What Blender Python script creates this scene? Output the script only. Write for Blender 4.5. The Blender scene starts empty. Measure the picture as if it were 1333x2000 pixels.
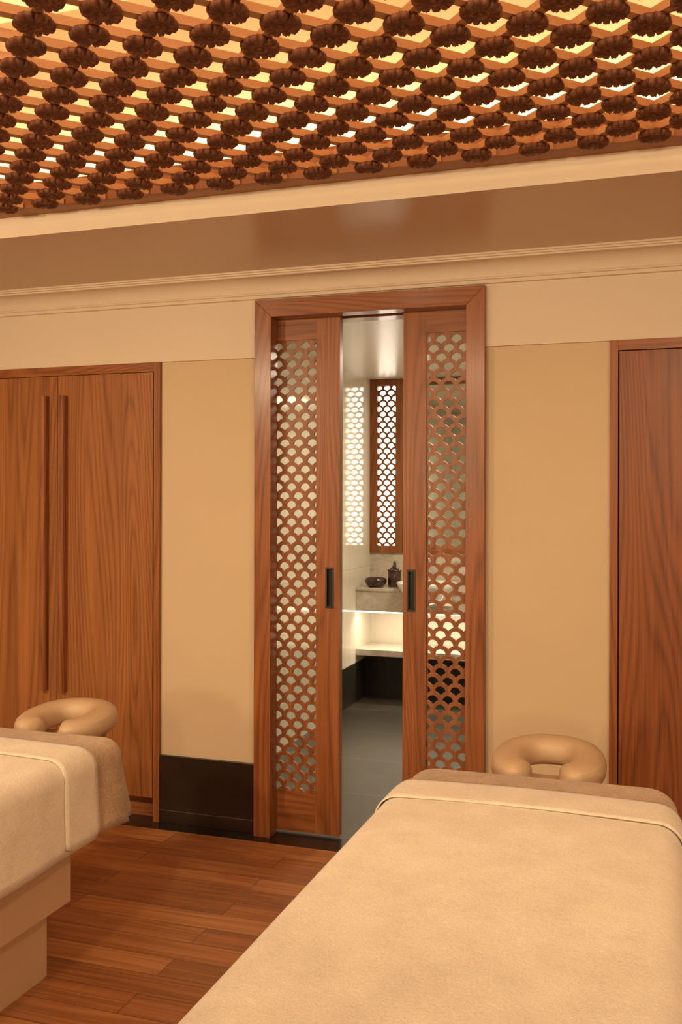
import bpy, bmesh, math, random
from mathutils import Vector, Matrix
from mathutils.geometry import delaunay_2d_cdt
random.seed(7)
sc = bpy.context.scene
COL = sc.collection
PI = math.pi

# ---------------------------------------------------------------- materials
def srgb(r, g, b):
    f = lambda v: (v/255/12.92) if v/255 <= .04045 else ((v/255+.055)/1.055)**2.4
    return (f(r), f(g), f(b), 1)

def new_mat(name):
    m = bpy.data.materials.new(name); m.use_nodes = True
    nt = m.node_tree
    return m, nt, nt.nodes, nt.links, nt.nodes['Principled BSDF']

def setp(b, **k):
    for n, v in k.items():
        b.inputs[n.replace('_', ' ')].default_value = v

def mixc(N, L, fac, a, b, mode='MIX'):
    n = N.new('ShaderNodeMix'); n.data_type = 'RGBA'; n.blend_type = mode
    for s, v in ((0, fac), (6, a), (7, b)):
        if hasattr(v, 'is_linked') or hasattr(v, 'links'):
            L.new(v, n.inputs[s])
        else:
            n.inputs[s].default_value = v
    return n.outputs[2]

def mth(N, L, op, a, b=None):
    n = N.new('ShaderNodeMath'); n.operation = op
    for i, v in ((0, a), (1, b)):
        if v is None: continue
        if hasattr(v, 'links'): L.new(v, n.inputs[i])
        else: n.inputs[i].default_value = v
    return n.outputs[0]

def ramp(N, L, src, stops):
    n = N.new('ShaderNodeValToRGB'); L.new(src, n.inputs[0])
    e = n.color_ramp.elements
    while len(e) < len(stops): e.new(.5)
    for el, (p, c) in zip(e, stops):
        el.position = p; el.color = c
    return n.outputs[0]

def noise(N, L, vec, scale, detail=2., rough=.5, dist=0.):
    n = N.new('ShaderNodeTexNoise')
    n.inputs['Scale'].default_value = scale; n.inputs['Detail'].default_value = detail
    n.inputs['Roughness'].default_value = rough; n.inputs['Distortion'].default_value = dist
    if vec is not None: L.new(vec, n.inputs['Vector'])
    return n.outputs['Fac']

def mapping(N, L, vec, scale=(1, 1, 1), loc=(0, 0, 0)):
    n = N.new('ShaderNodeMapping'); L.new(vec, n.inputs['Vector'])
    n.inputs['Scale'].default_value = scale; n.inputs['Location'].default_value = loc
    return n.outputs[0]

def bump(N, L, b, h, strength, dist=.002):
    n = N.new('ShaderNodeBump'); n.inputs['Strength'].default_value = strength
    n.inputs['Distance'].default_value = dist
    L.new(h, n.inputs['Height']); L.new(n.outputs[0], b.inputs['Normal'])

def objcoord(N, L, rnd=True):
    t = N.new('ShaderNodeTexCoord')
    if not rnd: return t.outputs['Object']
    oi = N.new('ShaderNodeObjectInfo')
    sc_ = mth(N, L, 'MULTIPLY', oi.outputs['Random'], 37.)
    a = N.new('ShaderNodeVectorMath'); a.operation = 'ADD'
    L.new(t.outputs['Object'], a.inputs[0]); L.new(sc_, a.inputs[1])
    return a.outputs[0]

def plain(name, col, rough=.5, **k):
    m, nt, N, L, b = new_mat(name)
    setp(b, Base_Color=col, Roughness=rough, **k)
    return m

def wood(name, axis, dark, light, rough=.38, ring=80., contrast=1., coat=.04, coat_rough=.2, cross=5., along=.4):
    m, nt, N, L, b = new_mat(name)
    v = objcoord(N, L)
    s1 = [cross]*3; s1[axis] = along
    n1 = noise(N, L, mapping(N, L, v, s1), 1., 1.5, .45, .25)
    rg = mth(N, L, 'SINE', mth(N, L, 'MULTIPLY', n1, ring*2.))
    rg = mth(N, L, 'ADD', mth(N, L, 'MULTIPLY', rg, .5), .5)
    rg = mth(N, L, 'POWER', rg, .55)
    s2 = [150.]*3; s2[axis] = 2.5
    fib = noise(N, L, mapping(N, L, v, s2), 1., 3., .6)
    s3 = [14.]*3; s3[axis] = .5
    tone = noise(N, L, mapping(N, L, v, s3), 1., 2., .5)
    f = mth(N, L, 'ADD', mth(N, L, 'MULTIPLY', rg, .27*contrast), mth(N, L, 'MULTIPLY', fib, .72*contrast))
    f = mth(N, L, 'ADD', f, mth(N, L, 'MULTIPLY', tone, .55))
    f = mth(N, L, 'SUBTRACT', f, .24)
    mid = tuple((a*.5+c*.5) for a, c in zip(dark, light))
    col = ramp(N, L, f, [(.18, dark), (.5, mid), (.85, light)])
    L.new(col, b.inputs['Base Color'])
    setp(b, Roughness=rough, Coat_Weight=coat, Coat_Roughness=coat_rough, Specular_IOR_Level=.3)
    bump(N, L, b, fib, .12, .0008)
    return m

WD, WL = (.125, .037, .010, 1), (.36, .126, .039, 1)
M = {}
M['oak_v'] = wood('oak vertical grain', 2, WD, WL)
M['oak_h'] = wood('oak horizontal grain', 0, WD, WL)
M['oak_jamb'] = wood('oak polished frame', 2, WD, WL, rough=.34, coat=.16, coat_rough=.2)
M['oak_jamb_h'] = wood('oak polished frame head', 0, WD, WL, rough=.34, coat=.4, coat_rough=.08)
M['veneer'] = wood('oak veneer door', 2, (.155, .052, .014, 1), (.42, .165, .052, 1), ring=120., cross=3.2, along=.28, contrast=.9)
M['veneer_dark'] = wood('oak veneer reddish door', 2, (.115, .032, .008, 1), (.34, .108, .030, 1), ring=120., cross=3.2, along=.28, contrast=.9)
M['fret'] = wood('oak fretwork', 2, (.14, .042, .012, 1), (.33, .118, .038, 1), ring=40.)
M['slat'] = wood('ceiling slat wood', 0, (.54, .30, .145, 1), (.70, .42, .22, 1), rough=.5, ring=10., contrast=.6)
M['rail'] = wood('ceiling frame wood', 0, (.30, .13, .05, 1), (.46, .22, .09, 1), rough=.5, ring=10., contrast=.6)

def rosette_mat():
    m, nt, N, L, b = new_mat('carved dark wood')
    v = objcoord(N, L)
    n = noise(N, L, v, 45., 4., .6)
    col = ramp(N, L, n, [(.3, (.095, .030, .011, 1)), (.7, (.205, .070, .026, 1))])
    L.new(col, b.inputs['Base Color']); setp(b, Roughness=.5)
    bump(N, L, b, noise(N, L, v, 160., 3.), .35, .002)
    return m
M['rosette'] = rosette_mat()

def floor_mat():
    m, nt, N, L, b = new_mat('oak plank floor')
    v = objcoord(N, L, False)
    br = N.new('ShaderNodeTexBrick'); L.new(v, br.inputs['Vector'])
    br.offset = .37; br.offset_frequency = 2
    br.inputs['Scale'].default_value = 1.; br.inputs['Mortar Size'].default_value = .0012
    br.inputs['Mortar Smooth'].default_value = .1
    br.inputs['Brick Width'].default_value = 1.45; br.inputs['Row Height'].default_value = .112
    br.inputs['Color1'].default_value = (0, 0, 0, 1); br.inputs['Color2'].default_value = (1, 1, 1, 1)
    br.inputs['Mortar'].default_value = (.5, .5, .5, 1)
    sep = N.new('ShaderNodeSeparateColor'); L.new(br.outputs['Color'], sep.inputs[0])
    pid = sep.outputs[0]
    off = N.new('ShaderNodeCombineXYZ'); L.new(mth(N, L, 'MULTIPLY', pid, 9.), off.inputs[0]); L.new(mth(N, L, 'MULTIPLY', pid, 5.), off.inputs[2])
    ad = N.new('ShaderNodeVectorMath'); ad.operation = 'ADD'; L.new(v, ad.inputs[0]); L.new(off.outputs[0], ad.inputs[1])
    n1 = noise(N, L, mapping(N, L, ad.outputs[0], (.7, 12, 1)), 1., 2., .5, .4)
    rg = mth(N, L, 'ADD', mth(N, L, 'MULTIPLY', mth(N, L, 'SINE', mth(N, L, 'MULTIPLY', n1, 38.)), .5), .5)
    fib = noise(N, L, mapping(N, L, ad.outputs[0], (3, 140, 1)), 1., 3., .6)
    f = mth(N, L, 'ADD', mth(N, L, 'MULTIPLY', rg, .22), mth(N, L, 'MULTIPLY', fib, .6))
    f = mth(N, L, 'ADD', f, mth(N, L, 'MULTIPLY', pid, .36))
    f = mth(N, L, 'SUBTRACT', f, .12)
    col = ramp(N, L, f, [(.12, (.19, .064, .019, 1)), (.5, (.36, .135, .043, 1)), (.9, (.56, .25, .09, 1))])
    col = mixc(N, L, br.outputs['Fac'], col, (.05, .018, .007, 1))
    L.new(col, b.inputs['Base Color']); setp(b, Roughness=.36)
    h = mth(N, L, 'SUBTRACT', mth(N, L, 'MULTIPLY', fib, .15), br.outputs['Fac'])
    bump(N, L, b, h, .25, .001)
    return m
M['floor'] = floor_mat()

def paint(name, col, rough=.55, **k):
    m, nt, N, L, b = new_mat(name)
    v = objcoord(N, L, False)
    n = noise(N, L, v, 3., 3.)
    c2 = tuple(x*.94 for x in col[:3])+(1,)
    L.new(mixc(N, L, n, col, c2), b.inputs['Base Color'])
    setp(b, Roughness=rough, **k)
    bump(N, L, b, noise(N, L, v, 350., 2.), .04, .0006)
    return m
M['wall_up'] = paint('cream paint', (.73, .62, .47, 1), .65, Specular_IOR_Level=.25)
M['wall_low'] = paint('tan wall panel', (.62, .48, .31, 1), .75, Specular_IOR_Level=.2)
M['soffit'] = paint('satin soffit paint', (.62, .47, .32, 1), .28)
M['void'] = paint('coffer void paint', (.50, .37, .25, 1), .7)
M['white'] = paint('plain white paint', (.80, .74, .62, 1))
M['cove'] = paint('coffer paint', (.84, .72, .54, 1), .7)

def slate(name, c1, c2, rough, tx, ty, axes, off=(0, 0), grout=(.16, .14, .11, 1), mortar=.003):
    m, nt, N, L, b = new_mat(name)
    t = N.new('ShaderNodeTexCoord'); s = N.new('ShaderNodeSeparateXYZ'); L.new(t.outputs['Object'], s.inputs[0])
    cb = N.new('ShaderNodeCombineXYZ')
    L.new(mth(N, L, 'ADD', s.outputs[axes[0]], off[0]), cb.inputs[0]); L.new(mth(N, L, 'ADD', s.outputs[axes[1]], off[1]), cb.inputs[1])
    br = N.new('ShaderNodeTexBrick'); L.new(cb.outputs[0], br.inputs['Vector']); br.offset = 0.
    br.inputs['Scale'].default_value = 1.; br.inputs['Mortar Size'].default_value = mortar
    br.inputs['Brick Width'].default_value = tx; br.inputs['Row Height'].default_value = ty
    n = noise(N, L, t.outputs['Object'], 5., 6., .6, .4)
    col = ramp(N, L, n, [(.3, c1), (.7, c2)])
    L.new(mixc(N, L, br.outputs['Fac'], col, grout), b.inputs['Base Color'])
    setp(b, Roughness=rough)
    bump(N, L, b, noise(N, L, t.outputs['Object'], 40., 4.), .08, .001)
    return m
M['slate'] = slate('grey slate floor tiles', (.043, .036, .027, 1), (.072, .060, .046, 1), .34, 1.2, .605, (0, 1), (.9, -3.872+6.05))
M['dark_tile_x'] = slate('dark plinth tile', (.018, .014, .011, 1), (.03, .024, .019, 1), .3, .6, .6, (0, 2), (.35, .3), (.11, .095, .075, 1), .002)
M['dark_tile_y'] = slate('dark plinth tile side', (.018, .014, .011, 1), (.03, .024, .019, 1), .3, .6, .6, (1, 2), (.45, .3), (.11, .095, .075, 1), .002)
M['plinth'] = slate('dark plinth board', (.016, .008, .006, 1), (.026, .013, .009, 1), .3, 4., .3, (0, 2), (1., -.055), (.12, .08, .05, 1), .0012)
M['dark_floor'] = slate('dark floor border', (.014, .008, .006, 1), (.022, .013, .01, 1), .22, .6, 4., (0, 1), (.1, 2.), (.035, .02, .014, 1), .002)
M['tile_y'] = slate('white glossy wall tile', (.66, .61, .51, 1), (.72, .67, .57, 1), .10, .6, 1.2, (1, 2), (.25, .26), (.50, .46, .38, 1), .002)
M['tile_x'] = slate('pale wall tile', (.64, .58, .48, 1), (.70, .65, .55, 1), .14, .6, 1.2, (0, 2), (.25, .26), (.50, .46, .38, 1), .002)
M['bath_ceiling'] = paint('glossy bathroom ceiling', (.82, .77, .66, 1), .3)

def marble():
    m, nt, N, L, b = new_mat('cream marble')
    v = objcoord(N, L, False)
    n = noise(N, L, mapping(N, L, v, (3, 3, 5)), 1.2, 7., .62, 1.2)
    n2 = noise(N, L, v, 30., 4., .6)
    col = ramp(N, L, n, [(.32, (.30, .25, .20, 1)), (.47, (.62, .55, .46, 1)), (.55, (.50, .43, .36, 1)), (.7, (.72, .66, .57, 1))])
    col = mixc(N, L, mth(N, L, 'MULTIPLY', n2, .35), col, (.55, .47, .38, 1))
    L.new(col, b.inputs['Base Color']); setp(b, Roughness=.18)
    return m
M['marble'] = marble()

def cloth(name, c1, c2, bscale=420., bstr=.5, sheen=.3):
    m, nt, N, L, b = new_mat(name)
    v = objcoord(N, L, False)
    n = noise(N, L, v, 9., 4., .6)
    fine = noise(N, L, v, bscale, 3., .7)
    f = mth(N, L, 'ADD', mth(N, L, 'MULTIPLY', n, .45), mth(N, L, 'MULTIPLY', fine, .55))
    L.new(ramp(N, L, f, [(.36, c1), (.64, c2)]), b.inputs['Base Color'])
    setp(b, Roughness=.95, Sheen_Weight=sheen, Sheen_Roughness=.4)
    big = noise(N, L, v, bscale*.35, 2., .6)
    bump(N, L, b, mth(N, L, 'ADD', fine, big), bstr, .003)
    return m
M['cream'] = cloth('cream fleece', (.67, .575, .45, 1), (.86, .765, .62, 1), 220., .6)
M['tan'] = cloth('tan terry', (.31, .195, .10, 1), (.62, .43, .255, 1), 190., 1.)
M['laminate'] = plain('beige laminate', (.58, .41, .255, 1), .42)
def leather():
    m, nt, N, L, b = new_mat('tan vinyl')
    v = objcoord(N, L, False)
    setp(b, Base_Color=(.53, .365, .22, 1), Roughness=.45)
    vo = N.new('ShaderNodeTexVoronoi'); L.new(v, vo.inputs['Vector']); vo.inputs['Scale'].default_value = 450.
    bump(N, L, b, vo.outputs['Distance'], .06, .0006)
    return m
M['vinyl'] = leather()
M['piping'] = plain('pale piping', (.62, .47, .31, 1), .5)
M['steel_dark'] = plain('dark bronze', (.050, .040, .030, 1), .38, Metallic=.7)
M['pull_in'] = plain('pull recess', (.012, .009, .007, 1), .45, Metallic=.5)
M['chrome'] = plain('chrome', (.75, .73, .70, 1), .08, Metallic=1.)
M['porcelain'] = plain('white porcelain', (.84, .81, .74, 1), .12, Coat_Weight=.5)
M['lacquer'] = plain('dark red brown lacquer', (.050, .016, .012, 1), .25, Coat_Weight=.4)
M['mirror'] = plain('mirror glass', (.72, .74, .66, 1), .02, Metallic=1.)
M['black'] = plain('track shadow metal', (.02, .015, .012, 1), .5)

def emit(name, col, s):
    m, nt, N, L, b = new_mat(name)
    setp(b, Base_Color=(.8, .8, .8, 1), Emission_Color=col, Emission_Strength=s)
    return m
M['daylight'] = emit('bright window panel', (1, .90, .74, 1), 7.)
M['led_cool'] = emit('vanity led', (1, .88, .68, 1), 14.)
M['led_warm'] = emit('coffer led', (1, .62, .28, 1), 6.)
M['lamp'] = emit('downlight lens', (1, .72, .42, 1), 10.)

# ---------------------------------------------------------------- mesh helpers
def wloc(o):
    v = Vector((0, 0, 0))
    while o is not None:
        v = v + o.location; o = o.parent
    return v

def tag(o, label=None, cat=None, group=None, kind=None):
    if label: o['label'] = label
    if cat: o['category'] = cat
    if group: o['group'] = group
    if kind: o['kind'] = kind
    return o

def empty(name, loc, label=None, cat=None, group=None, kind=None):
    o = bpy.data.objects.new(name, None); COL.objects.link(o); o.location = loc
    o.empty_display_size = .05
    return tag(o, label, cat, group, kind)

def obj(name, bm, mat, parent=None, smooth=False, bevel=0., origin=None, kind=None, label=None, cat=None, group=None):
    """bm is in world coordinates"""
    bmesh.ops.recalc_face_normals(bm, faces=bm.faces)
    base = wloc(parent) if parent is not None else Vector((0, 0, 0))
    o0 = Vector(origin) if origin is not None else base
    bmesh.ops.translate(bm, vec=-o0, verts=bm.verts)
    me = bpy.data.meshes.new(name); bm.to_mesh(me); bm.free()
    mats = mat if isinstance(mat, (list, tuple)) else [mat]
    for mm in mats: me.materials.append(mm)
    if smooth:
        for p in me.polygons: p.use_smooth = True
    o = bpy.data.objects.new(name, me); COL.objects.link(o)
    if parent is not None: o.parent = parent
    o.location = o0-base
    if bevel:
        md = o.modifiers.new('edge', 'BEVEL'); md.width = bevel; md.segments = 2; md.limit_method = 'ANGLE'
        md.angle_limit = math.radians(50)
    return tag(o, label, cat, group, kind)

def BM(): return bmesh.new()

def box(bm, x0, x1, y0, y1, z0, z1, mi=0):
    vs = [bm.verts.new(p) for p in ((x0, y0, z0), (x1, y0, z0), (x1, y1, z0), (x0, y1, z0), (x0, y0, z1), (x1, y0, z1), (x1, y1, z1), (x0, y1, z1))]
    for f in ((3, 2, 1, 0), (4, 5, 6, 7), (0, 1, 5, 4), (1, 2, 6, 5), (2, 3, 7, 6), (3, 0, 4, 7)):
        fc = bm.faces.new([vs[i] for i in f]); fc.material_index = mi
    return bm

def bx(*a): return box(BM(), *a)

def prism(pts, axis, a, b):
    """polygon pts (2D) extruded along axis from a to b; 2D = remaining axes in order"""
    bm = BM()
    def P(p, t):
        v = [0, 0, 0]; r = [i for i in range(3) if i != axis]
        v[r[0]] = p[0]; v[r[1]] = p[1]; v[axis] = t
        return v
    A = [bm.verts.new(P(p, a)) for p in pts]; B = [bm.verts.new(P(p, b)) for p in pts]
    n = len(pts)
    for i in range(n): bm.faces.new((A[i], A[(i+1) % n], B[(i+1) % n], B[i]))
    bm.faces.new(A); bm.faces.new(B[::-1])
    return bm

def lathe(prof, c, n=40):
    bm = BM(); rings = []
    for r, z in prof:
        if r < 1e-5: rings.append([bm.verts.new((c[0], c[1], c[2]+z))])
        else: rings.append([bm.verts.new((c[0]+r*math.cos(2*PI*i/n), c[1]+r*math.sin(2*PI*i/n), c[2]+z)) for i in range(n)])
    for a, b in zip(rings, rings[1:]):
        for i in range(n):
            j = (i+1) % n
            if len(a) == 1 and len(b) == 1: continue
            if len(a) == 1: bm.faces.new((a[0], b[i], b[j]))
            elif len(b) == 1: bm.faces.new((a[i], a[j], b[0]))
            else: bm.faces.new((a[i], a[j], b[j], b[i]))
    return bm

def tube(bm, pts, r, n=12, cap=True):
    pts = [Vector(p) for p in pts]; rings = []
    up = None
    for i, p in enumerate(pts):
        t = (pts[min(i+1, len(pts)-1)]-pts[max(i-1, 0)]).normalized()
        if up is None:
            up = Vector((0, 0, 1)) if abs(t.z) < .9 else Vector((1, 0, 0))
        s = t.cross(up).normalized(); up = s.cross(t).normalized()
        rr = r[i] if isinstance(r, (list, tuple)) else r
        rings.append([bm.verts.new(p+s*rr*math.cos(2*PI*k/n)+up*rr*math.sin(2*PI*k/n)) for k in range(n)])
    for a, b in zip(rings, rings[1:]):
        for k in range(n):
            bm.faces.new((a[k], a[(k+1) % n], b[(k+1) % n], b[k]))
    if cap:
        bm.faces.new(rings[0][::-1]); bm.faces.new(rings[-1])
    return bm

# fish-scale fretwork: a board with fan shaped openings, really cut through
def fan(cx, cz, p, r1, step, R2):
    pts = []
    for i in range(13):
        a = PI*i/12
        pts.append((cx+r1*math.cos(a), cz+r1*math.sin(a)))
    def arc(cxx, ang0, ang1, n=6):
        return [(cx+cxx+R2*math.cos(ang0+(ang1-ang0)*i/n), cz-step+R2*math.sin(ang0+(ang1-ang0)*i/n)) for i in range(n+1)]
    xm = p/2
    zt = -step+math.sqrt(max(R2*R2-xm*xm, 0))
    a1 = math.atan2(math.sqrt(max(R2*R2-(xm-r1)**2, 0)), -r1+xm)
    a2 = math.atan2(zt+step, xm)
    pts += arc(-xm, a1, a2)[1:]
    pts += [(2*cx-x, z) for x, z in arc(-xm, a1, a2)[::-1]][1:-1]
    return pts

def clip(poly, ax, v, keep_gt):
    out = []; n = len(poly)
    ins = lambda p: (p[ax] >= v) if keep_gt else (p[ax] <= v)
    for i in range(n):
        a, b = poly[i], poly[(i+1) % n]
        if ins(a): out.append(a)
        if ins(a) != ins(b):
            t = (v-a[ax])/(b[ax]-a[ax])
            q = [a[0]+(b[0]-a[0])*t, a[1]+(b[1]-a[1])*t]; q[ax] = v
            out.append(tuple(q))
    return out

def area(p):
    return abs(sum(p[i][0]*p[(i+1) % len(p)][1]-p[(i+1) % len(p)][0]*p[i][1] for i in range(len(p))))/2

def fretwork(x0, x1, z0, z1, y, th, p, step, r1, R2, xo, zo):
    verts = []; faces = []
    def add(poly):
        n0 = len(verts); verts.extend(Vector(q) for q in poly); faces.append(list(range(n0, len(verts))))
    add([(x0, z0), (x1, z0), (x1, z1), (x0, z1)])
    e = .0018; row = 0; z = zo
    while z > z0-.1:
        k0 = int((x0-xo)/p)-2
        for k in range(k0, k0+int((x1-x0)/p)+5):
            f = fan(xo+(k+.5*(row % 2))*p, z, p, r1, step, R2)
            for ax, v, g in ((0, x0+e, True), (0, x1-e, False), (1, z0+e, True), (1, z1-e, False)):
                if f: f = clip(f, ax, v, g)
            g = []
            for q in f:
                if not g or (abs(q[0]-g[-1][0])+abs(q[1]-g[-1][1])) > 1e-5: g.append(q)
            if len(g) > 3 and (abs(g[0][0]-g[-1][0])+abs(g[0][1]-g[-1][1])) < 1e-5: g.pop()
            if len(g) > 3 and area(g) > .08*r1*r1: add(g)
        row += 1; z -= step
    vo, eo, fo, _, _, of = delaunay_2d_cdt(verts, [], faces, 1, 1e-7)
    tris = [t for t, src in zip(fo, of) if list(src) == [0]]
    bm = BM(); cnt = {}
    A = {}; B_ = {}
    for t in tris:
        for k in t:
            if k not in A:
                A[k] = bm.verts.new((vo[k].x, y, vo[k].y)); B_[k] = bm.verts.new((vo[k].x, y+th, vo[k].y))
        bm.faces.new([A[k] for k in t]); bm.faces.new([B_[k] for k in reversed(t)])
        for q in range(len(t)):
            a, b = t[q], t[(q+1) % len(t)]
            cnt.setdefault((min(a, b), max(a, b)), []).append((a, b))
    for v in cnt.values():
        if len(v) == 1:
            a, b = v[0]; bm.faces.new((A[b], A[a], B_[a], B_[b]))
    return bm

# ---------------------------------------------------------------- room shell
XL, XR, YB, YW, ZS = -3.5, 1.7, -4.6, 3.8, 2.377
CX0, CX1, CY0, CY1 = -2.95, 1.15, 1.15, 2.951        # coffer opening
Z_SPLIT, Z_COR, Z_SK = 2.032, 2.277, .297
BX0, BX1, BY1, BZ = -2.083, -.30, 6.86, 2.306       # bathroom

ST = 'structure'
obj('floor', bx(XL, XR, YB, 3.715, -.05, 0), M['floor'], kind=ST)
obj('trim_1', bx(XL, XR, 3.715, 3.872, -.05, .0005), M['dark_floor'], kind=ST)
obj('floor_bathroom', bx(BX0-.04, BX1+.08, 3.872, BY1+.1, -.05, 0), M['slate'], kind=ST)
obj('wall_left', bx(XL-.1, XL, YB, YW, 0, 3.3), M['wall_up'], kind=ST)
obj('wall_right', bx(XR, XR+.1, YB, YW, 0, 3.3), M['wall_up'], kind=ST)
obj('wall_front', bx(XL-.1, XR+.1, YB-.1, YB, 0, 3.3), M['wall_up'], kind=ST)
# back wall: upper band, and the tan recessed panels either side of the doorway
DL, DR = -1.662, -.681        # outer edges of the door frame
b = BM()
box(b, XL, DL, YW, 3.84, Z_SPLIT, 3.25); box(b, DR, XR, YW, 3.84, Z_SPLIT, 3.25); box(b, DL, DR, YW, 3.84, 2.268, 3.25)
obj('wall_back', b, M['wall_up'], kind=ST)
CL, CR = -2.128, -.209        # inner edges of the built-in cupboards
b = BM()
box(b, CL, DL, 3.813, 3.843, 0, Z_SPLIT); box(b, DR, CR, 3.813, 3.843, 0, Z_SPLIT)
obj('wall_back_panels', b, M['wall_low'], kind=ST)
b = BM()
box(b, CL, DL, 3.80, 3.813, .0, Z_SK); box(b, DR, CR, 3.80, 3.813, .0, Z_SK)
obj('baseboard_back', b, M['plinth'], kind=ST, bevel=.002)
# bathroom side skin of the same wall (the doors slide between the two)
b = BM()
box(b, BX0, -1.72, 3.93, 3.98, 0, BZ); box(b, DR, BX1, 3.93, 3.98, 0, BZ); box(b, -1.72, DR, 3.93, 3.98, 2.25, BZ)
obj('wall_bathroom_front', b, M['tile_x'], kind=ST)

# ceiling soffit round the coffer, coffer sides and the void above
b = BM()
box(b, XL, XR, CY1, YW, ZS, ZS+.073); box(b, XL, XR, YB, CY0, ZS, ZS+.073)
box(b, XL, CX0, CY0, CY1, ZS, ZS+.073); box(b, CX1, XR, CY0, CY1, ZS, ZS+.073)
for f in b.faces:
    f.material_index = 0
    n = f.calc_center_median()
    f.normal_update()
    if abs(f.normal.z) < .5: f.material_index = 1
obj('ceiling', b, [M['soffit'], M['cove']], kind=ST)
ZV = 3.25
b = BM(); box(b, XL, XR, YB, YW, ZV, ZV+.05)
obj('ceiling_void', b, M['void'], kind=ST)
b = BM(); e = .15
box(b, CX0-e-.03, CX1+e+.03, CY1+e, CY1+e+.03, ZS+.073, ZV); box(b, CX0-e-.03, CX1+e+.03, CY0-e-.03, CY0-e, ZS+.073, ZV)
box(b, CX0-e-.03, CX0-e, CY0-e, CY1+e, ZS+.073, ZV); box(b, CX1+e, CX1+e+.03, CY0-e, CY1+e, ZS+.073, ZV)
obj('wall_coffer', b, M['void'], kind=ST)

# cornice
cp = [(3.80, 2.277), (3.788, 2.279), (3.786, 2.292), (3.780, 2.294), (3.778, 2.300)]
for i in range(9):
    a = PI/2*i/8
    cp.append((3.776-.062*(1-math.cos(a)), 2.302+.052*math.sin(a)))
cp += [(3.708, 2.356), (3.708, 2.362), (3.700, 2.363), (3.699, 2.3695), (3.692, 2.3705), (3.690, 2.377), (3.80, 2.377)]
obj('trim_2', prism(cp, 0, XL, XR), M['wall_up'], kind=ST)

# bathroom shell
obj('wall_bathroom_left', bx(BX0-.04, BX0, 3.98, BY1+.1, 0, BZ), M['tile_y'], kind=ST)
obj('wall_bathroom_right', bx(BX1, BX1+.08, 3.98, BY1+.1, 0, BZ), M['tile_y'], kind=ST)
WX0, WX1, WZ0, WZ1 = -2.028, -1.888, 1.085, 2.256      # window opening
b = BM()
box(b, BX0, WX0, BY1, BY1+.1, 0, BZ); box(b, WX1, BX1, BY1, BY1+.1, 0, BZ)
box(b, WX0, WX1, BY1, BY1+.1, 0, WZ0); box(b, WX0, WX1, BY1, BY1+.1, WZ1, BZ)
obj('wall_bathroom_back', b, M['tile_x'], kind=ST)
obj('ceiling_bathroom', bx(BX0-.04, BX1+.08, 3.985, BY1+.1, BZ, BZ+.05), M['bath_ceiling'], kind=ST)
b = BM(); box(b, BX0, BX0+.008, 5.86, 6.7, 0, .276)
obj('baseboard_bathroom_left', b, M['dark_tile_y'], kind=ST)
obj('baseboard_bathroom_back', bx(BX0+.008, BX1, 6.70, BY1, 0, .276), M['dark_tile_x'], kind=ST)
obj('trim_3', bx(BX0, BX1, BY1-.018, BY1, .80, 1.032), M['marble'], kind=ST)

# bathroom fretted window
w = empty('window_1', (-1.958, BY1-.02, WZ0), kind=ST)
b = BM(); fy0, fy1 = BY1-.03, BY1
box(b, -2.082, WX0, fy0, fy1, 1.032, 2.305); box(b, WX1, -1.833, fy0, fy1, 1.032, 2.305)
box(b, WX0, WX1, fy0, fy1, 1.032, WZ0); box(b, WX0, WX1, fy0, fy1, WZ1, 2.305)
obj('window_frame', b, M['oak_v'], w)
obj('fretwork_panel', fretwork(WX0, WX1, WZ0, WZ1, BY1-.012, .014, .0625, .0387, .0245, .0388, -1.958, 2.2367), M['fret'], w)
obj('pane', bx(WX0, WX1, BY1+.02, BY1+.026, WZ0, WZ1), M['daylight'], w)

# ---------------------------------------------------------------- doorway frame + pocket sliding doors
fr = empty('trim_4', ((DL+DR)/2, 3.8, 0), kind=ST)
JL, JR, HZ = -1.5875, -.7555, 2.195
FY0, FY1 = 3.77, 3.846
obj('jamb', prism([(DL, 0), (JL, 0), (JL, HZ), (DL, 2.269)], 1, FY0, FY1), M['oak_jamb'], fr, bevel=.0015)
obj('jamb', prism([(JR, 0), (DR, 0), (DR, 2.269), (JR, HZ)], 1, FY0, FY1), M['oak_jamb'], fr, bevel=.0015)
obj('head_rail', prism([(DL, 2.2695), (JL, HZ+.0005), (JR, HZ+.0005), (DR, 2.2695)], 1, FY0, FY1), M['oak_jamb_h'], fr, bevel=.0015)
b = BM(); box(b, -1.72, -1.665, 3.897, 3.985, 0, 2.25); box(b, JR, DR, 3.897, 3.985, 0, 2.25)
obj('inner_jamb', b, M['oak_jamb'], fr)
obj('inner_head_rail', bx(-1.665, JR, 3.900, 3.985, HZ, 2.25), M['oak_jamb_h'], fr)
obj('track', bx(-1.74, -.60, 3.848, 3.896, 2.226, 2.25), M['black'], fr)

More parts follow.
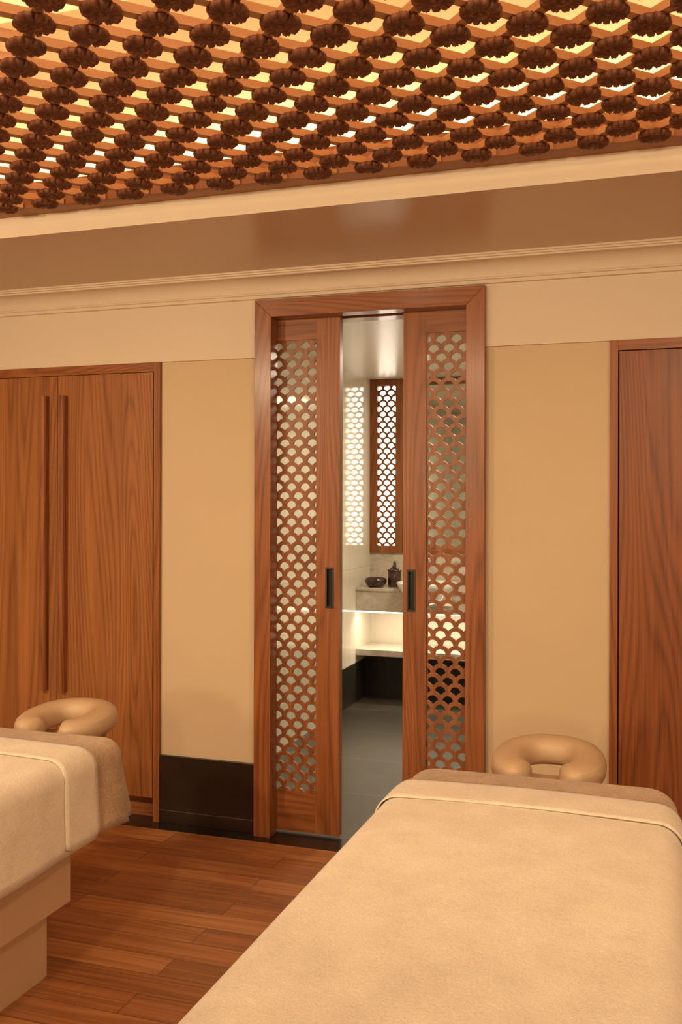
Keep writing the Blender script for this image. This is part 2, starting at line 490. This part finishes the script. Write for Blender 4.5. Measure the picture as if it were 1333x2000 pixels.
LY0, LY1, LZ0, LZ1 = 3.851, 3.889, .012, 2.222
def leaf(name, x0, xa, xb, x1, pull_x, xo):
    """x0..x1 leaf, xa..xb fretted opening"""
    d = empty(name, ((x0+x1)/2, 3.87, LZ0), kind=ST)
    za, zb = .177, 2.107
    hp = (pull_x-.0185, pull_x+.0185, .969, 1.141)
    for (a, c) in ((x0, xa), (xb, x1)):
        if a < pull_x < c:
            b = BM()
            box(b, a, hp[0], LY0, LY1, LZ0, LZ1); box(b, hp[1], c, LY0, LY1, LZ0, LZ1)
            box(b, hp[0], hp[1], LY0, LY1, LZ0, hp[2]); box(b, hp[0], hp[1], LY0, LY1, hp[3], LZ1)
            bmesh.ops.remove_doubles(b, verts=b.verts, dist=1e-5)
            obj('stile', b, M['oak_v'], d)
        else:
            obj('stile', bx(a, c, LY0, LY1, LZ0, LZ1), M['oak_v'], d, bevel=.001)
    obj('bottom_rail', bx(xa, xb, LY0, LY1, LZ0, za), M['oak_h'], d)
    obj('top_rail', bx(xa, xb, LY0, LY1, zb, LZ1), M['oak_h'], d)
    obj('fretwork_panel', fretwork(xa, xb, za, zb, LY0+.007, .011, .0626, .0376, .0222, .0378, xo, zb-.031), M['fret'], d)
    p = BM()
    for q in ((hp[0], hp[0]+.0075, hp[2], hp[3]), (hp[1]-.0075, hp[1], hp[2], hp[3]), (hp[0]+.0075, hp[1]-.0075, hp[2], hp[2]+.009), (hp[0]+.0075, hp[1]-.0075, hp[3]-.009, hp[3])):
        box(p, q[0], q[1], LY0-.003, LY0+.015, q[2], q[3])
    h = obj('flush_pull', p, M['steel_dark'], d, bevel=.0008, label='dark bronze flush pull')
    obj('recess_plate', bx(hp[0]+.007, hp[1]-.007, LY0+.012, LY0+.015, hp[2]+.008, hp[3]-.008), M['pull_in'], h)
    return d
leaf('door_1', -1.735, -1.635, -1.412, -1.3065, -1.3505, -1.5283)
leaf('door_2', -1.0315, -.9335, -.712, -.603, -.9965, -.8755)

# ---------------------------------------------------------------- built-in cupboards
def prof_handle(px, z0, z1, parent):
    pts = [(px-.014, 3.789), (px-.014, 3.764), (px-.011, 3.757), (px-.005, 3.7525), (px+.003, 3.7525), (px+.010, 3.757), (px+.014, 3.765), (px+.014, 3.789)]
    b = prism(pts, 2, z0, z1)
    return obj('pull_handle', b, M['oak_v'], parent)
wd = empty('wardrobe', (-2.65, 4.0, 0), 'wide oak built-in wardrobe with two doors and tall paired pulls', 'wardrobe')
b = BM()
box(b, CL-.029, CL, 3.794, 4.3, 0, Z_SPLIT)
box(b, -3.18, -3.151, 3.794, 4.3, 0, Z_SPLIT)
box(b, -3.151, CL-.029, 4.28, 4.3, .02, 1.991)
box(b, -3.151, CL-.029, 3.87, 4.28, .09, .105)
obj('carcass', b, M['oak_v'], wd, bevel=.001)
obj('top_rail', bx(-3.151, CL-.029, 3.794, 4.3, 1.991, Z_SPLIT), M['oak_h'], wd, bevel=.001)
obj('toe_kick', bx(-3.151, CL-.029, 3.86, 3.875, 0.0, .10), M['oak_h'], wd)
d1 = obj('door', bx(-2.652, -2.159, 3.790, 3.812, .106, 1.988), M['veneer'], wd, bevel=.0008)
prof_handle(-2.612, .55, 1.897, d1)
d2 = obj('door', bx(-3.149, -2.6545, 3.790, 3.812, .106, 1.988), M['veneer'], wd, bevel=.0008)
prof_handle(-2.712, .55, 1.897, d2)

rc = empty('built_in_cupboard', (.35, 4.0, 0), 'reddish oak built-in cupboard with plain flush door beside padded face rest', 'cupboard')
b = BM()
box(b, CR, CR+.030, 3.794, 4.3, 0, Z_SPLIT); box(b, .90, .93, 3.794, 4.3, 0, Z_SPLIT)
box(b, CR+.030, .90, 4.28, 4.3, .02, 1.993)
box(b, CR+.030, .90, 3.87, 4.28, .09, .105)
obj('carcass', b, M['oak_v'], rc, bevel=.001)
obj('top_rail', bx(CR+.030, .90, 3.794, 4.3, 1.993, Z_SPLIT), M['oak_h'], rc, bevel=.001)
obj('toe_kick', bx(CR+.030, .90, 3.86, 3.875, 0., .10), M['oak_h'], rc)
obj('door', bx(CR+.0345, .36, 3.790, 3.812, .106, 1.989), M['veneer_dark'], rc, bevel=.0008)
obj('door', bx(.363, .898, 3.790, 3.812, .106, 1.989), M['veneer_dark'], rc, bevel=.0008)
# plain wall above/behind the ends so the cupboards sit in a closed wall
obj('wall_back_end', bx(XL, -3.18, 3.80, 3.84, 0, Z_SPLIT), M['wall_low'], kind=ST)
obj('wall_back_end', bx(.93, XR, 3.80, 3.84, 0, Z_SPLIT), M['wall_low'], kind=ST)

# ---------------------------------------------------------------- massage tables
def rrect_path(x0, x1, y0, y1, r, d, open_head, ns=10, nc=8):
    """closed (or open at y1) outline inset by d, always the same number of points"""
    x0, x1, y0 = x0+d, x1-d, y0+d
    if not open_head: y1 = y1-d
    r = max(r-d, .0004)
    pts = []; hang = []
    def seg(a, b, n):
        for i in range(n):
            t = i/n; pts.append((a[0]+(b[0]-a[0])*t, a[1]+(b[1]-a[1])*t)); hang.append(None)
    def arc(cx, cy, a0):
        for i in range(nc):
            a = a0+PI/2*i/nc
            pts.append((cx+r*math.cos(a), cy+r*math.sin(a))); hang.append(i/nc)
    L = 26
    if open_head:
        seg((x0, y1), (x0, y0+r), L); arc(x0+r, y0+r, PI)
        seg((x0+r, y0), (x1-r, y0), ns); arc(x1-r, y0+r, 1.5*PI)
        seg((x1, y0+r), (x1, y1), L); pts.append((x1, y1)); hang.append(None)
    else:
        seg((x0, y1-r), (x0, y0+r), L); arc(x0+r, y0+r, PI)
        seg((x0+r, y0), (x1-r, y0), ns); arc(x1-r, y0+r, 1.5*PI)
        seg((x1, y0+r), (x1, y1-r), L); arc(x1-r, y1-r, 0)
        seg((x1-r, y1), (x0+r, y1), ns); arc(x0+r, y1-r, PI/2)
    return pts, hang

def drape(cx, w, y0, y1, zt, er, hem, cr, open_head, crown=.006, flare=.012, fold=.019, seed=0, closed_len=0):
    rnd = random.Random(seed)
    ph = [rnd.uniform(0, 6) for _ in range(4)]
    prof = []
    nh = 8
    for i in range(nh+1):
        t = i/nh
        prof.append((-flare*(1-t)**1.3, hem+(zt-er-hem)*t, 1-t))
    for i in range(1, 9):
        a = PI/2*i/8
        prof.append((er-er*math.cos(a), zt-er+er*math.sin(a), 0))
    for i in range(1, 9):
        t = i/8
        prof.append((er+(w-er)*t, zt+crown*math.sin(t*PI/2), 0))
    bm = BM(); loops = []
    for d, z, hg in prof:
        pts, cor = rrect_path(cx-w, cx+w, y0, y1, cr, d, open_head)
        lp = []
        for (x, y), c_ in zip(pts, cor):
            dx = dy = 0.
            zz = z
            if hg > 0:
                wv = .0035*hg*(math.sin(y*9+ph[0])+math.sin(x*11+ph[1])*.7)
                nx = 1 if x > cx else -1
                if c_ is not None:
                    sx = 1 if x > cx else -1; sy = 1 if y > (y0+y1)/2 else -1
                    k = fold*hg*(math.cos(c_*PI*4)*.8+.6)
                    dx, dy = sx*k*.75, sy*k*.75
                else:
                    dx = nx*wv if abs(abs(x-cx)-w) < .05 else 0
                    if abs(y-y1) < .05 and not open_head: dy = wv
                zz += hg*.004*math.sin(y*5+x*4+ph[2])
            else:
                zz += .0012*math.sin(y*6+ph[3])*math.sin(x*8+ph[0])
            lp.append(bm.verts.new((x+dx, y+dy, zz)))
        loops.append(lp)
    n = len(loops[0])
    for a, b in zip(loops, loops[1:]):
        for i in range(n if not open_head else n-1):
            j = (i+1) % n
            try: bm.faces.new((a[i], a[j], b[j], b[i]))
            except ValueError: pass
    bmesh.ops.remove_doubles(bm, verts=bm.verts, dist=.0009)
    # close the flat centre line of the innermost loop (points from both sides meet there)
    bmesh.ops.dissolve_degenerate(bm, dist=1e-5, edges=bm.edges)
    return bm

def band(cx, w, y0, y1, zt, er, hem, crown=.006, flare=.010, thick=.007, seed=1):
    """strip of cloth lying across the table, rounded front and back edge"""
    rnd = random.Random(seed); ph = rnd.uniform(0, 6)
    half = []
    for i in range(9):
        t = i/8; half.append((w+flare*(1-t)**1.3, hem+(zt-er-hem)*t))
    for i in range(1, 9):
        a = PI/2*i/8; half.append((w-er+er*math.cos(a), zt-er+er*math.sin(a)))
    for i in range(1, 9):
        t = i/8; half.append(((w-er)*(1-t), zt+crown*math.sin(t*PI/2)))
    prof = [(-x, z) for x, z in half]+[(x, z) for x, z in half[::-1]][1:]
    bm = BM(); cols = []
    ny = 8
    for j in range(ny+1):
        t = j/ny
        puff = 1. if t < .6 else math.cos((t-.6)/.4*PI/2)
        colv = []
        for k, (x, z) in enumerate(prof):
            a = prof[max(k-1, 0)]; b_ = prof[min(k+1, len(prof)-1)]
            tx, tz = b_[0]-a[0], b_[1]-a[1]; l = math.hypot(tx, tz)
            nx, nz = -tz/l, tx/l
            if nx*x < 0 and abs(x) > .01: nx, nz = -nx, -nz
            if abs(x) <= .01: nx, nz = 0, 1
            o = thick*puff
            hg = max(0, (zt-er-z)/(zt-er-hem))
            yy = y0+(y1-y0)*t+.004*math.sin(z*14+ph)*hg-.012*hg*(1 if t < .5 else 0)*(1-2*t)
            rnd_hem = .02*hg**6*(abs(2*t-1)**4)
            colv.append(bm.verts.new((cx+x+nx*o, yy, z+nz*o+rnd_hem+.003*math.sin(ph+x*9)*0)))
        cols.append(colv)
    for a, b in zip(cols, cols[1:]):
        for k in range(len(prof)-1):
            bm.faces.new((a[k], a[k+1], b[k+1], b[k]))
    return bm

def cushion(c, rx, ry, tw, thh, a0=28):
    """padded horseshoe, open towards -Y"""
    bm = BM(); rings = []
    n = 44; m = 20
    path = []
    for i in range(n+1):
        a = math.radians(-180+a0)+(2*PI-2*math.radians(a0))*i/n
        sx, cy_ = math.sin(a), math.cos(a)
        ex = .88
        x = rx*math.copysign(abs(sx)**ex, sx); y = ry*math.copysign(abs(cy_)**ex, cy_)
        path.append((x, y))
    for i, (x, y) in enumerate(path):
        p0 = path[max(i-1, 0)]; p1 = path[min(i+1, n)]
        tx, ty = p1[0]-p0[0], p1[1]-p0[1]; l = math.hypot(tx, ty); tx, ty = tx/l, ty/l
        nx, ny = -ty, tx
        e = min(i, n-i)/n
        s = min(1, (e/.055))
        s = math.sqrt(max(0, 1-(1-s)**2))*.94+.06
        rings.append([])
        for k in range(m):
            a = 2*PI*k/m
            ca, sa = math.cos(a), math.sin(a)
            u = math.copysign(abs(ca)**.8, ca)*tw*s; v = math.copysign(abs(sa)**.85, sa)*thh*s
            rings[-1].append(bm.verts.new((c[0]+x+nx*u, c[1]+y+ny*u, c[2]+v+.10*y)))
    for a, b in zip(rings, rings[1:]):
        for k in range(m): bm.faces.new((a[k], a[(k+1) % m], b[(k+1) % m], b[k]))
    bm.faces.new(rings[0][::-1]); bm.faces.new(rings[-1])
    return bm, path

def rbox(x0, x1, y0, y1, z0, z1, r, n=6):
    pts = []
    for cx, cy, a0 in ((x1-r, y1-r, 0), (x0+r, y1-r, PI/2), (x0+r, y0+r, PI), (x1-r, y0+r, 1.5*PI)):
        for i in range(n+1):
            a = a0+PI/2*i/n; pts.append((cx+r*math.cos(a), cy+r*math.sin(a)))
    return prism(pts, 2, z0, z1)

def massage_table(cx, label, lab_cover, lab_blanket, seed):
    t = empty('massage_table', (cx, 1.75, 0), label, 'massage table', 'massage tables')
    obj('plinth_base', rbox(cx-.280, cx+.280, .98, 2.488, 0, .212, .03), M['laminate'], t)
    obj('cabinet_base', rbox(cx-.328, cx+.328, .92, 2.524, .212, .500, .008), M['laminate'], t)
    obj('mattress', rbox(cx-.352, cx+.352, .80, 2.765, .500, .630, .08), M['vinyl'], t, bevel=.03)
    # face rest: cushion with piping, plate and two bars
    c = (cx, 2.975, .630)
    bm, path = cushion(c, .117, .132, .053, .044, 20)
    h = obj('face_cradle', bm, M['vinyl'], t, smooth=True, label='tan padded horseshoe face rest')
    pp = []
    for i, (x, y) in enumerate(path[2:-2]):
        p0 = path[i+1]; p1 = path[i+3]
        tx, ty = p1[0]-p0[0], p1[1]-p0[1]; l = math.hypot(tx, ty)
        nx, ny = -ty/l, tx/l
        pp.append((c[0]+x+nx*.0448, c[1]+y+ny*.0448, c[2]+.10*y+.0265))
    obj('piping', tube(BM(), pp, .0013, 6), M['piping'], h, smooth=True)
    obj('cradle_plate', rbox(cx-.13, cx+.13, 2.88, 3.05, .562, .578, .03), M['laminate'], h)
    bb = BM()
    for s in (-1, 1): tube(bb, [(cx+s*.08, 2.70, .555), (cx+s*.08, 3.04, .555)], .008)
    obj('support_bar', bb, M['chrome'], h, smooth=True)
    # tan fitted cover
    o = obj('table_cover', drape(cx, .368, .74, 2.80, .652, .062, .392, .085, False, seed=seed), M['tan'], None, smooth=True, origin=(cx, 1.75, .385),
            label=lab_cover, cat='table cover', group='tan terry covers')
    md = o.modifiers.new('thick', 'SOLIDIFY'); md.thickness = .005; md.offset = -1
    # cream blanket, with its turned back band
    o = obj('blanket', drape(cx, .376, .70, 2.575, .661, .064, .388, .085, True, seed=seed+5), M['cream'], None, smooth=True, origin=(cx, 1.75, .41),
            label=lab_blanket, cat='blanket', group='cream blankets')
    md = o.modifiers.new('thick', 'SOLIDIFY'); md.thickness = .006; md.offset = -1
    f = obj('turned_back_band', band(cx, .380, 2.412, 2.582, .664, .064, .394, seed=seed, thick=.0028), M['cream'], o, smooth=True)
    md = f.modifiers.new('thick', 'SOLIDIFY'); md.thickness = .0035; md.offset = -1
    return t
massage_table(-2.040, 'beige massage table on a stepped plinth in front of the wide wardrobe',
              'tan terry cover draped over the massage table by the wide wardrobe',
              'cream blanket hanging down the side of the table by the wide wardrobe', 3)
massage_table(-.340, 'beige massage table with face rest in front of the single flush cupboard door',
              'tan terry cover showing above the blanket in front of the sliding doors',
              'broad cream blanket filling the near table, folded back at the head', 11)

# ---------------------------------------------------------------- ceiling lattice with carved medallions
ZB0, ZB1 = 2.4504, 2.4709          # slat underside / top
lat = empty('ceiling_lattice', (-.9, 2.05, ZB0), 'diagonal timber lattice lit from above in the ceiling recess', 'ceiling lattice')
RY = 2.875                       # inner edge of the border rail
RX0, RX1, RY0 = CX0+.075, CX1-.075, CY0+.075
for q in ((CX0-.03, CX1+.03, RY, CY1+.03), (CX0-.03, CX1+.03, CY0-.03, RY0), (CX0-.03, RX0, RY0, RY), (RX1, CX1+.03, RY0, RY)):
    obj('border_rail', bx(*q, ZB0, 2.54), M['rail'], lat, bevel=.0015)
A, X0, Y0 = .1665, -.870, 2.832
hw = .0125
def slat(k, sgn):
    # line  y - Y0 = sgn*(x - X0) + k*A   clipped to the rails
    pts = []
    for x in (RX0, RX1):
        y = Y0+sgn*(x-X0)+k*A
        if RY0 <= y <= RY: pts.append((x, y))
    for y in (RY0, RY):
        x = X0+(y-Y0-k*A)*sgn
        if RX0 < x < RX1: pts.append((x, y))
    if len(pts) < 2: return
    p, q = Vector((pts[0][0], pts[0][1], 0)), Vector((pts[1][0], pts[1][1], 0))
    L_ = (q-p).length
    if L_ < .06: return
    dz = 0 if sgn > 0 else .0006
    bm = BM(); box(bm, -L_/2, L_/2, -hw, hw, 0, ZB1-ZB0-2*dz)
    me = bpy.data.meshes.new('slat'); bmesh.ops.recalc_face_normals(bm, faces=bm.faces); bm.to_mesh(me); bm.free()
    me.materials.append(M['slat'])
    o = bpy.data.objects.new('slat', me); COL.objects.link(o); o.parent = lat
    o.location = (p+q)/2+Vector((0, 0, ZB0+dz))-lat.location
    o.rotation_euler.z = math.atan2(q.y-p.y, q.x-p.x)
for k in range(-45, 46):
    slat(k, 1); slat(k, -1)

def rosette_mesh():
    bm = BM(); R = .0455; TH = .0155; na = 120; lob = 12
    # (radius fraction, depth fraction, how strongly the petals show)
    prof = [(.0, .80, 0), (.07, .82, 0), (.12, .76, 0), (.15, .60, .1), (.19, .52, .2), (.26, .62, .3), (.34, .86, .4), (.39, .90, .45), (.45, .80, .5), (.55, .84, .6), (.65, .92, .75),
            (.74, .98, .9), (.82, 1.0, 1), (.89, .95, 1), (.95, .80, 1), (.985, .60, 1), (1.0, .38, 1), (.97, .14, 1), (.84, .0, .6)]
    rings = []
    for t, h, s in prof:
        if t == 0: rings.append([bm.verts.new((0, 0, -TH*h))]); continue
        ring = []
        for i in range(na):
            a = 2*PI*i/na
            c = abs(math.cos(lob/2*a+.35*math.sin(2*a)))
            gro = (1-c)**3.
            vein = abs(math.sin(lob*1.5*a+1.2*math.sin(3*a)))
            r = R*t*(1-.24*s*gro*t*t+.015*math.sin(3*a)*t+.015*math.sin(5*a+1)*t)
            z = -TH*(h-.45*s*gro*min(1, t*1.15)-.14*s*vein+.05*math.sin(4*a+t*5)*s)
            ring.append(bm.verts.new((r*math.cos(a), r*math.sin(a), z)))
        rings.append(ring)
    for a, b in zip(rings, rings[1:]):
        for i in range(na):
            j = (i+1) % na
            if len(a) == 1: bm.faces.new((a[0], b[i], b[j]))
            else: bm.faces.new((a[i], a[j], b[j], b[i]))
    bm.faces.new(rings[-1][::-1])
    bmesh.ops.recalc_face_normals(bm, faces=bm.faces)
    me = bpy.data.meshes.new('rosette'); bm.to_mesh(me); bm.free()
    me.materials.append(M['rosette'])
    for p in me.polygons: p.use_smooth = True
    return me

# camera geometry, used to leave out medallions wholly outside the photograph
F, PX, PY = 1892., 666.5, 973.
TH_ = math.atan(639/1892.); ROLL = .0025; H = 1.433
def seen(x, y, z, mx):
    r = x*math.cos(TH_)+y*math.sin(TH_); f = -x*math.sin(TH_)+y*math.cos(TH_)
    if f < .5: return False
    u = PX+F*r/f; v = PY+F*(H-z)/f
    return -mx < u < 1333+mx and v > -mx
rm = rosette_mesh(); first = None; nros = 0
for row in range(0, 34):
    for k in range(-16, 14):
        x = X0+(k+.5*(row % 2))*A; y = Y0-row*A/2
        if not (RX0+.03 < x < RX1-.03 and RY0+.03 < y < RY) or not seen(x, y, 2.44, 42): continue
        if first is None:
            first = o = bpy.data.objects.new('ceiling_rosette', rm); tag(o, 'carved dark brown flower medallion hanging under a crossing of the ceiling lattice', 'medallion', 'carved medallions under the ceiling lattice')
        else:
            o = first.copy()
        COL.objects.link(o); nros += 1
        o.location = (x, y, ZB0-.0005)
        o.rotation_euler = (random.uniform(-.05, .05), random.uniform(-.05, .05), random.uniform(0, 6.28))
print('rosettes', nros)

# ---------------------------------------------------------------- bathroom things
vt = empty('vanity_counter', (-1.2, 6.68, .63), 'veined cream marble vanity counter block with light line under its front', 'vanity counter')
nx0, nx1, ny = -1.762, -1.378, 6.700
b = BM()
box(b, BX0+.001, nx0, 6.495, 6.841, .782, .803); box(b, nx1, BX1-.001, 6.495, 6.841, .782, .803); box(b, nx0, nx1, ny, 6.841, .782, .803)
obj('countertop', b, M['marble'], vt, bevel=.003)
b = BM(); ax0, ax1 = -1.745, -1.395
box(b, BX0+.001, ax0, 6.503, 6.53, .640, .782); box(b, ax1, BX1-.001, 6.503, 6.53, .640, .782); box(b, ax0, ax1, 6.503, 6.53, .640, .695)
obj('apron', b, M['marble'], vt)
obj('strip_light', bx(BX0+.004, BX1-.004, 6.503, 6.517, .633, .640), M['led_cool'], vt, label='thin glowing line light')
obj('vanity_shelf', bx(BX0+.001, BX1-.001, 6.50, 6.845, .327, .372), M['marble'], None, bevel=.003, origin=(-1.2, 6.68, .327),
    label='pale marble shelf below the vanity counter, above the dark tiles', cat='shelf')
obj('wood_bowl', lathe([(0, 0), (.050, 0), (.054, .004), (.068, .018), (.077, .038), (.078, .050), (.072, .062), (.066, .066), (.062, .062), (.066, .048), (.060, .022), (.04, .012), (0, .010)], (-1.966, 6.60, .803)),
    M['lacquer'], None, smooth=True, origin=(-1.966, 6.60, .803), label='low round dark red brown lacquered bowl on the vanity counter', cat='bowl')
j = empty('lidded_jar', (-1.845, 6.66, .803), 'dark brown lacquered jar with a pointed finial lid beside the bowl', 'jar')
obj('jar_body', lathe([(0, 0), (.046, 0), (.0475, .003), (.0475, .108), (.046, .111), (0, .111)], (-1.845, 6.66, .803)), M['lacquer'], j, smooth=True)
obj('jar_lid', lathe([(0, .111), (.051, .111), (.0525, .116), (.051, .121), (.040, .125), (.028, .133), (.020, .143), (.014, .151), (.010, .158), (.011, .165), (.010, .174), (.006, .181), (0, .183)], (-1.845, 6.66, .803)), M['lacquer'], j, smooth=True)
bs = empty('wash_basin', (-1.57, 6.50, .70), 'white porcelain wash basin overhanging the front of the marble vanity counter', 'wash basin')
obj('bowl', lathe([(0, .0), (.08, .004), (.15, .05), (.195, .12), (.212, .150), (.208, .156), (.200, .152), (.18, .115), (.14, .06), (.07, .022), (0, .018)], (-1.57, 6.50, .700), 48), M['porcelain'], bs, smooth=True)
fa = empty('basin_tap', (-1.64, 6.78, .803), 'tall chrome basin tap with cross handle behind the white basin', 'tap')
obj('tap_body', tube(BM(), [(-1.64, 6.79, .803), (-1.64, 6.79, 1.0), (-1.64, 6.77, 1.045), (-1.635, 6.73, 1.06), (-1.63, 6.66, 1.05), (-1.628, 6.63, 1.02)], .012), M['chrome'], fa, smooth=True)
b = BM(); tube(b, [(-1.68, 6.79, 1.0), (-1.60, 6.79, 1.0)], .006); tube(b, [(-1.64, 6.79, .98), (-1.64, 6.79, 1.09)], .006)
obj('cross_handle', b, M['chrome'], fa, smooth=True)
obj('waste_pipe', tube(BM(), [(-1.55, 6.54, .712), (-1.55, 6.56, .69), (-1.53, 6.575, .670), (-1.27, 6.63, .668), (-1.235, 6.63, .64), (-1.23, 6.63, .3722)], .018), M['chrome'], bs, smooth=True)
mr = empty('wall_mirror', (-1.15, BY1-.02, 1.032), 'wall mirror in an oak frame above the vanity, right of the fretted window', 'mirror')
b = BM(); mx0, mx1 = -1.828, -.45
box(b, mx0, mx0+.05, BY1-.03, BY1, 1.032, 2.304); box(b, mx1-.05, mx1, BY1-.03, BY1, 1.032, 2.304)
box(b, mx0+.05, mx1-.05, BY1-.03, BY1, 1.032, 1.083); box(b, mx0+.05, mx1-.05, BY1-.03, BY1, 2.254, 2.304)
obj('mirror_frame', b, M['oak_h'], mr)
obj('mirror_glass', bx(mx0+.05, mx1-.05, BY1-.016, BY1-.010, 1.083, 2.254), M['mirror'], mr)

# ---------------------------------------------------------------- lights
def area_light(name, loc, rot, sx, sy, power, col, spread=PI):
    d = bpy.data.lights.new(name, 'AREA'); d.shape = 'RECTANGLE'; d.size = sx; d.size_y = sy
    d.energy = power; d.color = col; d.spread = spread
    o = bpy.data.objects.new(name, d); COL.objects.link(o); o.location = loc; o.rotation_euler = rot
    return o
def spot(name, loc, target, power, col, ang, blend=.6, rad=.05):
    d = bpy.data.lights.new(name, 'SPOT'); d.energy = power; d.color = col
    d.spot_size = math.radians(ang); d.spot_blend = blend; d.shadow_soft_size = rad
    o = bpy.data.objects.new(name, d); COL.objects.link(o); o.location = loc
    o.rotation_euler = (Vector(target)-Vector(loc)).to_track_quat('-Z', 'Y').to_euler()
    return o
WARM = (1, .64, .34); WARM2 = (1, .77, .49); NEUT = (1, .84, .61)
# LED runs on top of the lattice border, washing the recess
up = math.radians(180)
area_light('coffer_led_back', ((CX0+CX1)/2, 2.99, 2.56), (up-math.radians(30), 0, 0), 4.0, .03, 78, WARM)
area_light('coffer_led_left', (CX0+.03, 2.05, 2.56), (up, 0, 0), .03, 1.6, 4, WARM)
area_light('coffer_led_right', (CX1-.03, 2.05, 2.56), (up, 0, 0), .03, 1.6, 4, WARM)
# line light high on the front side of the recess, shining back and down through the lattice
area_light('coffer_line_light', ((CX0+CX1)/2, CY0-.08, 3.1), (math.radians(58), 0, 0), 4.0, .16, 27, WARM)
# unseen soffit downlights, added to brighten the treatment room from overhead
for i, (x, y, p, tx) in enumerate(((-2.9, .7, 25, -2.5), (-1.25, .7, 11, -1.4), (.15, .7, 10, -.4), (1.25, .7, 13, .3))):
    t = empty('fill_downlight', (x, y, ZS), 'round ceiling fill lamp, unseen, added to light the treatment room', 'fill_downlight', 'added fill downlights')
    obj('trim_ring', lathe([(.108, 0), (.130, 0), (.130, -.006), (.120, -.012), (.110, -.006), (.108, 0)], (x, y, ZS-.0005), 32), M['white'], t, smooth=True)
    l = area_light('fill_downlight_lamp', (x, y, ZS-.03), (0, 0, 0), .20, .20, p, WARM2)
    l.data.shape = 'DISK'; l.data.spread = math.radians(120)
    l.rotation_euler = (Vector((tx, 3.1 if y > 0 else 3.0, .5 if y > 0 else .8))-l.location).to_track_quat('-Z', 'Y').to_euler()
# two unseen sconces behind the camera, added to light the far end frontally
for x, p in ((-3.0, 82), (.7, 58)):
    t = empty('fill_sconce', (x, YB, 1.75), 'upright unseen fill lamp added on the wall behind the camera', 'wall lamp', 'added fill lamps')
    obj('back_plate', rbox(x-.14, x+.14, YB+.001, YB+.02, 1.48, 2.02, .006), M['steel_dark'], t)
    l = area_light('fill_sconce_lamp', (x, YB+.05, 1.75), (math.radians(90), 0, 0), .26, .5, p, WARM2)
# bathroom
spot('bath_downlight', (-1.0, 4.9, 2.29), (-1.6, 5.0, .5), 26, NEUT, 120, .8, .06)
area_light('bath_ceiling_fill', (-.9, 5.7, 2.295), (0, 0, 0), .5, .5, 28, NEUT)  # unseen fill, added to brighten the bathroom
area_light('vanity_led', ((BX0+BX1)/2, 6.535, .628), (math.radians(12), 0, 0), 1.7, .02, 7, NEUT)

w = bpy.data.worlds.new('room'); sc.world = w; w.use_nodes = True
w.node_tree.nodes['Background'].inputs[0].default_value = (1, .7, .42, 1)
w.node_tree.nodes['Background'].inputs[1].default_value = .02

# ---------------------------------------------------------------- camera
cd = bpy.data.cameras.new('camera'); cam = bpy.data.objects.new('camera', cd); COL.objects.link(cam)
cd.sensor_fit = 'VERTICAL'; cd.sensor_height = 36.; cd.lens = 36*F/2000.
cd.shift_y = -(1000-PY)/2000.; cd.shift_x = 0
cd.clip_start = .05
cam.location = (0, 0, H)
cam.rotation_euler = (Matrix.Rotation(TH_, 3, 'Z') @ Matrix.Rotation(PI/2, 3, 'X') @ Matrix.Rotation(ROLL, 3, 'Z')).to_euler()
sc.camera = cam

sc.view_settings.view_transform = 'Standard'; sc.view_settings.look = 'None'
sc.view_settings.gamma = 1; sc.view_settings.use_curve_mapping = False
sc.view_settings.exposure = 0.0
sc.cycles.use_denoising = True
sc.cycles.max_bounces = 10; sc.cycles.diffuse_bounces = 6; sc.cycles.glossy_bounces = 5
sc.cycles.sample_clamp_indirect = 6.
